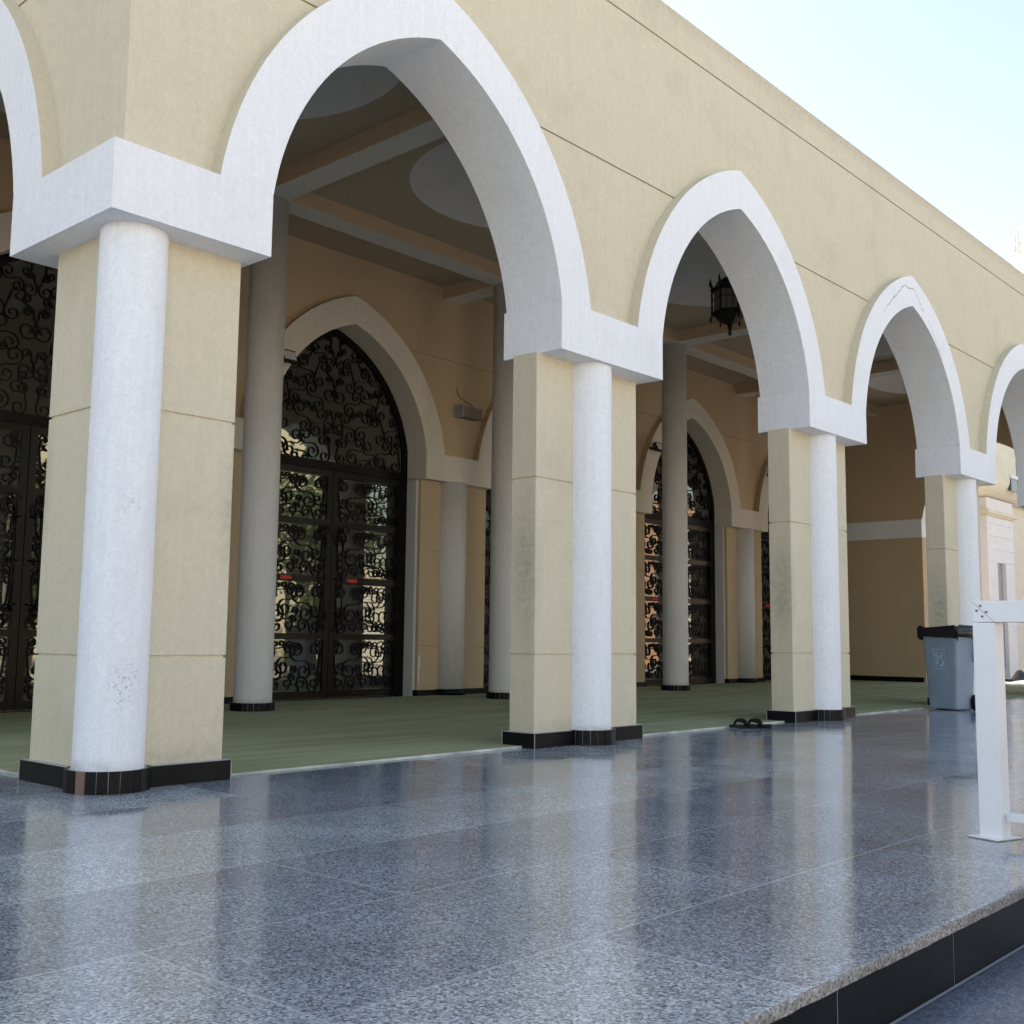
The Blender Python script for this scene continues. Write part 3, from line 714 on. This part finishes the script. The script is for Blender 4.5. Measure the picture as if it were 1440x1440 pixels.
for hx, hy, z, a in ((.350, .322, .90, .03), (.368, .341, .935, .03), (.376, .349, .975, .025), (.372, .345, 1.015, .025), (.345, .32, 1.045, .03), (.30, .28, 1.03, .01), (.28, .26, .93, .01), (.25, .23, .7, .01)):
    rings.append([(x, y, q + (random.uniform(-.035, .02) if z < .91 else 0)) for x, y, q in jag(rrect(hx, hy, .05, z, 9), a)])
mb.loft(rings, 0, True, (False, True)); mb.build('bin_bag', b_)
mb = MB(M_RUBBER)
for s in (-1, 1):
    mb.loft([[(.20 + .10 * cos(2 * pi * i / 24), s * y, .10 + .10 * sin(2 * pi * i / 24)) for i in range(24)] for y in (.27, .285, .32, .335)][0:4], 0, True)
mb.tube([(.20, -.28, .10), (.20, .28, .10)], .014, 8); mb.build('wheel', b_)
mb = MB(M_BIND)
mb.loft([[(.20, -.268, .60), (.26, -.268, .60), (.27, -.268, .92), (.20, -.268, .92)], [(.21, -.335, .64), (.25, -.335, .64), (.26, -.35, .92), (.20, -.35, .92)]])
mb.build('side_grip', b_)
# the municipal mark printed on the front: a square outline with two lines of script-like strokes
mb = MB(M_PRINT)
def printl(pts, w=.006):
    # pts (y, z) on the sloping front face at -x
    for (a, b) in zip(pts, pts[1:]):
        dy, dz = b[0] - a[0], b[1] - a[1]; l = math.hypot(dy, dz) or 1; ny, nz = -dz / l * w / 2, dy / l * w / 2
        q = []
        for (y, z) in ((a[0] - ny, a[1] - nz), (b[0] - ny, b[1] - nz), (b[0] + ny, b[1] + nz), (a[0] + ny, a[1] + nz)):
            x = -(.255 + (.31 - .255) * (z - .05) / .88) - .0025; q.append((x, y, z))
        mb.add(q, [(0, 1, 2, 3)])
def arcp(cy, cz, r, a0, a1, k=8, sy=1): return [(cy + r * sy * cos(radians(a0 + (a1 - a0) * i / k)), cz + r * sin(radians(a0 + (a1 - a0) * i / k))) for i in range(k + 1)]
oy, oz = .02, .64
printl([(oy + .10, oz - .12), (oy + .10, oz + .12), (oy - .10, oz + .12), (oy - .10, oz - .12), (oy + .10, oz - .12)], .004)
printl([(oy + .075, oz + .10), (oy + .07, oz + .045)] + arcp(oy + .05, oz + .045, .02, 180, 360, 6, -1)[::-1] , .008)
printl([(oy + .03, oz + .05), (oy + .02, oz + .10)], .008); printl(arcp(oy - .01, oz + .045, .028, 200, 340), .008)
printl(arcp(oy - .045, oz + .055, .02, 0, 270), .007); printl([(oy - .065, oz + .05), (oy - .03, oz + .02), (oy + .02, oz + .02)], .007)
printl(arcp(oy + .045, oz - .03, .03, 20, 300), .010); printl(arcp(oy - .01, oz - .02, .045, 10, 170), .010)
printl([(oy + .035, oz - .02), (oy + .03, oz - .09)], .009); printl(arcp(oy - .045, oz - .055, .03, 90, 330), .010); printl([(oy - .055, oz - .01), (oy - .07, oz - .05), (oy - .02, oz - .095)], .009)
mb.build('printed_mark', b_)

# ------------------------------------------------------------------ sandals
def sandal(x, y, rz, label):
    s = empty('sandal', (x, y, 0), rz); s.scale = (1.25, 1.25, 1.35); tag(s, label, 'sandal', 'pair of black sandals left at the carpet edge')
    out = [(-.135, .0), (-.125, .03), (-.08, .036), (-.02, .032), (.04, .042), (.10, .046), (.13, .03), (.138, 0), (.13, -.03), (.10, -.044), (.04, -.042), (-.02, -.034), (-.08, -.034), (-.125, -.028)]
    mb = MB(M_RUBBER); mb.loft([[(u, v, .003 if abs(u) < .1 else .007) for u, v in out], [(u * 1.02, v * 1.04, .014) for u, v in out], [(u, v, .032 + (.006 if u < -.05 else 0)) for u, v in out]], 0, False); mb.build('sole', s)
    mb = MB(M_RUBBER)
    for sg in (1, -1):
        P_ = [(-.035, sg * .042, .02, .012), (-.02, sg * .042, .05, .014), (.01, sg * .036, .066, .020), (.045, sg * .024, .070, .020), (.075, sg * .008, .060, .013), (.092, 0, .03, .008)]
        mb.loft([[(u - w * .9, v - .005 * sg, z + w * .9), (u + w * 1.2, v - .005 * sg, z + w * .5), (u + w * 1.2, v + .005 * sg, z - w * .6), (u - w * .9, v + .005 * sg, z - w * .1)] for u, v, z, w in P_], 0, True)
    mb.build('strap', s)
sandal(8.64, .235, radians(128), 'left one of the two black sandals on the granite at the carpet edge')
sandal(8.79, .125, radians(112), 'black sandal nearer the pillar, right one of the pair')

# ------------------------------------------------------------------ buildings beyond the arcade
nb = empty('neighbouring_building', (33.8, 5.83, 0)); tag(nb, 'pale yellow building with white clad pier seen past the last arch', 'building')
mb = MB(M_FBEIGE); mb.box(-.55, .285, -.02, 26, 11.9, 5.855); mb.build('wall', nb)
mb = MB(M_CLAD)
zz = [-.02 + .42 * k for k in range(13)] + [5.255]
for a, b in zip(zz, zz[1:]):
    z1 = b - .018
    if a < 3.6: mb.box(0, 0, a, .87, .27, z1); mb.box(1.68, 0, a, 2.55, .27, z1)
    else: mb.box(0, 0, a, 2.55, .27, z1)
mb.box(.01, .02, -.02, .86, .275, 3.74); mb.box(1.69, .02, -.02, 2.54, .275, 3.74); mb.box(.01, .02, 3.74, 2.54, .275, 5.44); mb.box(0, 0, 5.445, 2.55, .27, 5.85)
mb.build('clad_pier', nb)
mb = MB(M_GREY); mb.box(.875, .12, .3, 1.675, .272, 3.75); mb.build('slot_window', nb)
mb = MB(M_FBEIGE); mb.box(-.12, -.12, 5.32, 2.75, .26, 5.44); mb.box(-.06, -.06, 5.26, 2.62, .26, 5.32); mb.build('string_course', nb)
# upper floor swells out over the pier
mb = MB(M_FBEIGE); R_ = []
for k in range(9):
    t = pi / 2 * k / 8; R_.append((.28 - .75 * sin(t), 5.86 + .62 * (1 - cos(t))))
prof = [(12, 5.86)] + R_ + [(-.47, 13.5), (12, 13.5)]  # unseen height and depth enlarged to block sun at the end arch
mb.loft([[(-1.05, y, z) for y, z in prof], [(26, y, z) for y, z in prof]]); mb.build('upper_wall', nb)
mb = MB(M_CLAD, M_WINGLASS)
mb.box(.90, -.53, 6.53, 3.2, -.44, 6.65); mb.box(1.62, -.525, 6.05, 1.74, -.44, 6.53); mb.box(.97, -.505, 6.12, 1.62, -.40, 6.53, 1); mb.box(1.66, -.52, 6.65, 1.78, -.44, 9.6); mb.build('window', nb)
mb = MB(M_GREY); mb.box(1.59, -.50, 6.652, 1.655, -.44, 9.6); mb.build('dark_slit', nb)  # grey strip for the dark slit beside the white upright

bd = empty('black_item', (32.6, 4.62, -.02)); tag(bd, 'small broom-like black item lying on the paving beyond the far end of the carpet', 'cloth')
mb = MB(M_RUBBER)  # black broom-like item of unclear kind, modelled as a low heap
pts = []
for (x, y, w, h) in ((-2.2, -.15, .30, .10), (-1.2, -.1, .18, .05), (-.3, 0, .14, .06), (.0, .05, .2, .20), (.35, .1, .22, .30), (.75, .15, .15, .12)):
    pts.append([(x + .05 * cos(t), y + w * cos(t), max(.002, h * sin(t))) for t in [pi * i / 8 for i in range(9)]])
mb.loft(pts, 0, True); mb.build('black_heap', bd)

mn = empty('minaret', (61.4, 11.05, .10)); tag(mn, 'pale distant minaret with a railed balcony just above the parapet at the right', 'minaret')
mb = MB(M_CLAD); mb.rev(0, 0, [(1.5, 0), (1.4, 21.2)], 16, sm=False); mb.rev(0, 0, [(.75, 22.3), (.7, 29)], 16, sm=False); mb.build('shaft', mn)
mb = MB(M_FBEIGE); mb.rev(0, 0, [(1.4, 20.9), (1.8, 21.6), (2.1, 22.3), (2.1, 22.5)], 32, sm=False); mb.build('balcony', mn)
mb = MB(simple('pale grey railing', (.50, .50, .50), .7))
for i in range(24):
    a = 2 * pi * i / 24; mb.tube([(2.02 * cos(a), 2.02 * sin(a), 22.5), (2.02 * cos(a), 2.02 * sin(a), 23.9)], .05, 5)
for z in (22.7, 23.3, 23.9): mb.tube([(2.02 * cos(2 * pi * i / 32), 2.02 * sin(2 * pi * i / 32), z) for i in range(33)], .05, 5)
mb.build('balcony_railing', mn)
mb = MB(M_CLAD); mb.rev(0, 0, [(.75, 29), (.85, 29.6), (.7, 30.4), (.2, 32), (.02, 33)], 24); mb.build('cap', mn)

# ------------------------------------------------------------------ the street side behind the camera (lights the shade, mirrored in the gate glass)
def slab_building(name, x0, y0, x1, y1, z1, m, label, win=None, group=None):
    e = empty(name, ((x0 + x1) / 2, (y0 + y1) / 2, -.48)); tag(e, label, 'building', group)
    ox, oy = (x0 + x1) / 2, (y0 + y1) / 2
    mb = MB(m); mb.box(x0 - ox, y0 - oy, 0, x1 - ox, y1 - oy, z1 + .48); mb.box(x0 - ox - .15, y0 - oy - .15, z1 + .48, x1 - ox + .15, y1 - oy + .15, z1 + .8); mb.build('wall', e)
    if win:
        w, h, sx, sz = win
        mb = MB(M_WINGLASS); mf = MB(M_CLAD)
        x = x0 + 1
        while x + w < x1 - .5:
            z = 1.6
            while z + h < z1 - .4:
                mb.box(x - ox, y1 - oy, z, x + w - ox, y1 - oy + .02, z + h)
                mf.box(x - ox - .08, y1 - oy, z - .1, x - ox + w + .08, y1 - oy + .1, z - .02)
                z += sz
            x += sx
        mb.build('window', e); mf.build('sill', e)
    return e
e = slab_building('slatted_store', 43.5, -32, 62, -25.5, 4.9, M_CLAD, 'low white slatted building across the yard, mirrored in the gate glass')
mb = MB(M_CLAD)
for k in range(26): mb.box(-8.6, 3.25, .3 + k * .18, 9, 3.30, .42 + k * .18)
mb.build('louvre', e)
mb = MB(M_FBEIGE); mb.box(-10.2, 2.6, 0, -9.5, 3.5, 5.0); mb.box(-10.2, 2.6, 5.1, 9.6, 3.6, 5.5); mb.build('porch', e)
slab_building('apartment_building', 28, -58, 62, -46, 17, M_FBEIGE, 'tall pale yellow apartment block across the street, mirrored high in the gate glass', (1.4, 1.6, 3.4, 3.2))
slab_building('red_building', 52, -24, 60, -15.5, 9.0, M_TERRA, 'terracotta rendered house across the yard, mirrored in the far gate glass', (1.2, 1.5, 2.6, 3.0))
slab_building('white_building', 60.5, -22, 72, -15.5, 10.5, M_CLAD, 'white rendered house across the yard beside the terracotta house', (1.2, 1.5, 2.6, 3.0))
slab_building('yellow_building', -30, -52, 12, -40, 9, M_FBEIGE, 'long two storey yellow building across the street behind the viewer', (1.4, 1.6, 3.4, 3.2))
def tree(x, y, h, r, label, seed):
    rn = random.Random(seed); t = empty('tree', (x, y, -.48)); tag(t, label, 'tree', 'trees across the yard')
    mb = MB(M_BARK); mb.rev(0, 0, [(.2, 0), (.14, h * .3), (.10, h * .55), (.03, h * .9)], 8)
    C_ = []
    for k in range(9):
        a = rn.uniform(0, 2 * pi); z0 = h * rn.uniform(.3, .55); L_ = r * rn.uniform(.5, .9); q = (L_ * cos(a), L_ * sin(a), z0 + h * rn.uniform(.15, .4))
        mb.tube([(0, 0, z0), (q[0] * .5, q[1] * .5, z0 + (q[2] - z0) * .6), q], .04, 5); C_.append(q)
    mb.build('trunk', t)
    mb = MB(M_LEAF); C_ += [(rn.uniform(-.5, .5) * r, rn.uniform(-.5, .5) * r, h * rn.uniform(.5, .95)) for _ in range(12)]
    for _ in range(3600):
        c = C_[rn.randrange(len(C_))]; d = Vector((rn.gauss(0, 1), rn.gauss(0, 1), rn.gauss(0, .8))) * r * .22; p = Vector(c) + d
        u = Vector((rn.uniform(-1, 1), rn.uniform(-1, 1), rn.uniform(-1, 1))).normalized() * .16; v = u.orthogonal().normalized() * .09
        mb.add([p - u, p + v, p + u, p - v], [(0, 1, 2, 3)])
    mb.build('crown', t)
tree(31.8, -23.5, 10.8, 3.9, 'bushy green tree mirrored in the left leaf of the nearest gate', 1)
tree(35.6, -24.6, 8.6, 2.4, 'green tree standing next to the slatted white building', 2)
tree(40.2, -26.5, 9.2, 3.0, 'leafy tree at the left end of the slatted white building', 4)
tree(46.5, -34.5, 12.5, 4.2, 'tall dark tree added behind the slatted white building', 5)  # from here down, trees and bushes added to darken the gate reflections
tree(54.0, -35.5, 12.0, 4.2, 'second tall tree added behind the slatted white building, further right', 6)
tree(27.8, -25.5, 9.5, 3.4, 'broad green tree added between the rounded tree and the mirrored bushy tree', 7)
tree(20.5, -21, 8.8, 3.2, 'green tree added at the left end of the yard row', 8)
tree(34.0, -22.0, 4.2, 2.3, 'low round bush added in front of the bushy green tree', 9)
tree(38.6, -23.0, 4.0, 2.2, 'low round bush added beside the leafy tree by the slatted building', 10)
tree(17.2, -18.5, 6.0, 2.4, 'small green tree added at the near left corner of the yard', 11)
tree(24.5, -22, 7.5, 2.8, 'rounded green tree added further left along the yard edge', 3)

# ------------------------------------------------------------------ light and sky
SUN_EL, SUN_AZ = radians(42), radians(92)      # azimuth measured from +X towards +Y: behind the building
W = bpy.data.worlds.new('World'); S.world = W; W.use_nodes = True
nt = W.node_tree; bg = nt.nodes['Background']
sk = nt.nodes.new('ShaderNodeTexSky'); sk.sky_type = 'NISHITA'; sk.sun_disc = False
sk.sun_elevation = SUN_EL; sk.sun_rotation = pi / 2 - SUN_AZ; sk.air_density = 1.0; sk.dust_density = 1.2; sk.ozone_density = 1.0
nt.links.new(sk.outputs[0], bg.inputs[0]); bg.inputs[1].default_value = .15
sun = bpy.data.lights.new('sun', 'SUN'); sun.energy = 4.0; sun.angle = radians(.5); sun.color = (1, .95, .87)
so = bpy.data.objects.new('sun', sun); COL.objects.link(so)
d = Vector((cos(SUN_EL) * cos(SUN_AZ), cos(SUN_EL) * sin(SUN_AZ), sin(SUN_EL)))
so.rotation_euler = d.to_track_quat('Z', 'Y').to_euler(); so.location = (10, 10, 30)

# ------------------------------------------------------------------ camera
yaw, pitch, roll = radians(41.9), radians(6.475), radians(.627)
F = Vector((cos(yaw) * cos(pitch), sin(yaw) * cos(pitch), sin(pitch)))
R = Vector((sin(yaw), -cos(yaw), 0)); U = R.cross(F)
R2 = R * cos(roll) + U * sin(roll); U2 = -R * sin(roll) + U * cos(roll)
cd = bpy.data.cameras.new('camera'); cd.sensor_width = 36; cd.lens = 1576.25 / 1440 * 36; cd.clip_start = .05; cd.clip_end = 2000
co = bpy.data.objects.new('camera', cd); COL.objects.link(co)
Mx = Matrix((R2, U2, -F)).transposed().to_4x4(); Mx.translation = Vector((-3.616, -6.919, 1.05)); co.matrix_world = Mx
S.camera = co
S.render.engine = 'CYCLES'; S.cycles.use_denoising = True; S.cycles.max_bounces = 8; S.cycles.diffuse_bounces = 5
S.cycles.sample_clamp_indirect = 8
S.view_settings.view_transform = 'Standard'; S.view_settings.look = 'None'; S.view_settings.gamma = 1
S.view_settings.exposure = 1.47
S.view_settings.use_white_balance = True; S.view_settings.white_balance_temperature = 7800; S.view_settings.white_balance_tint = 13
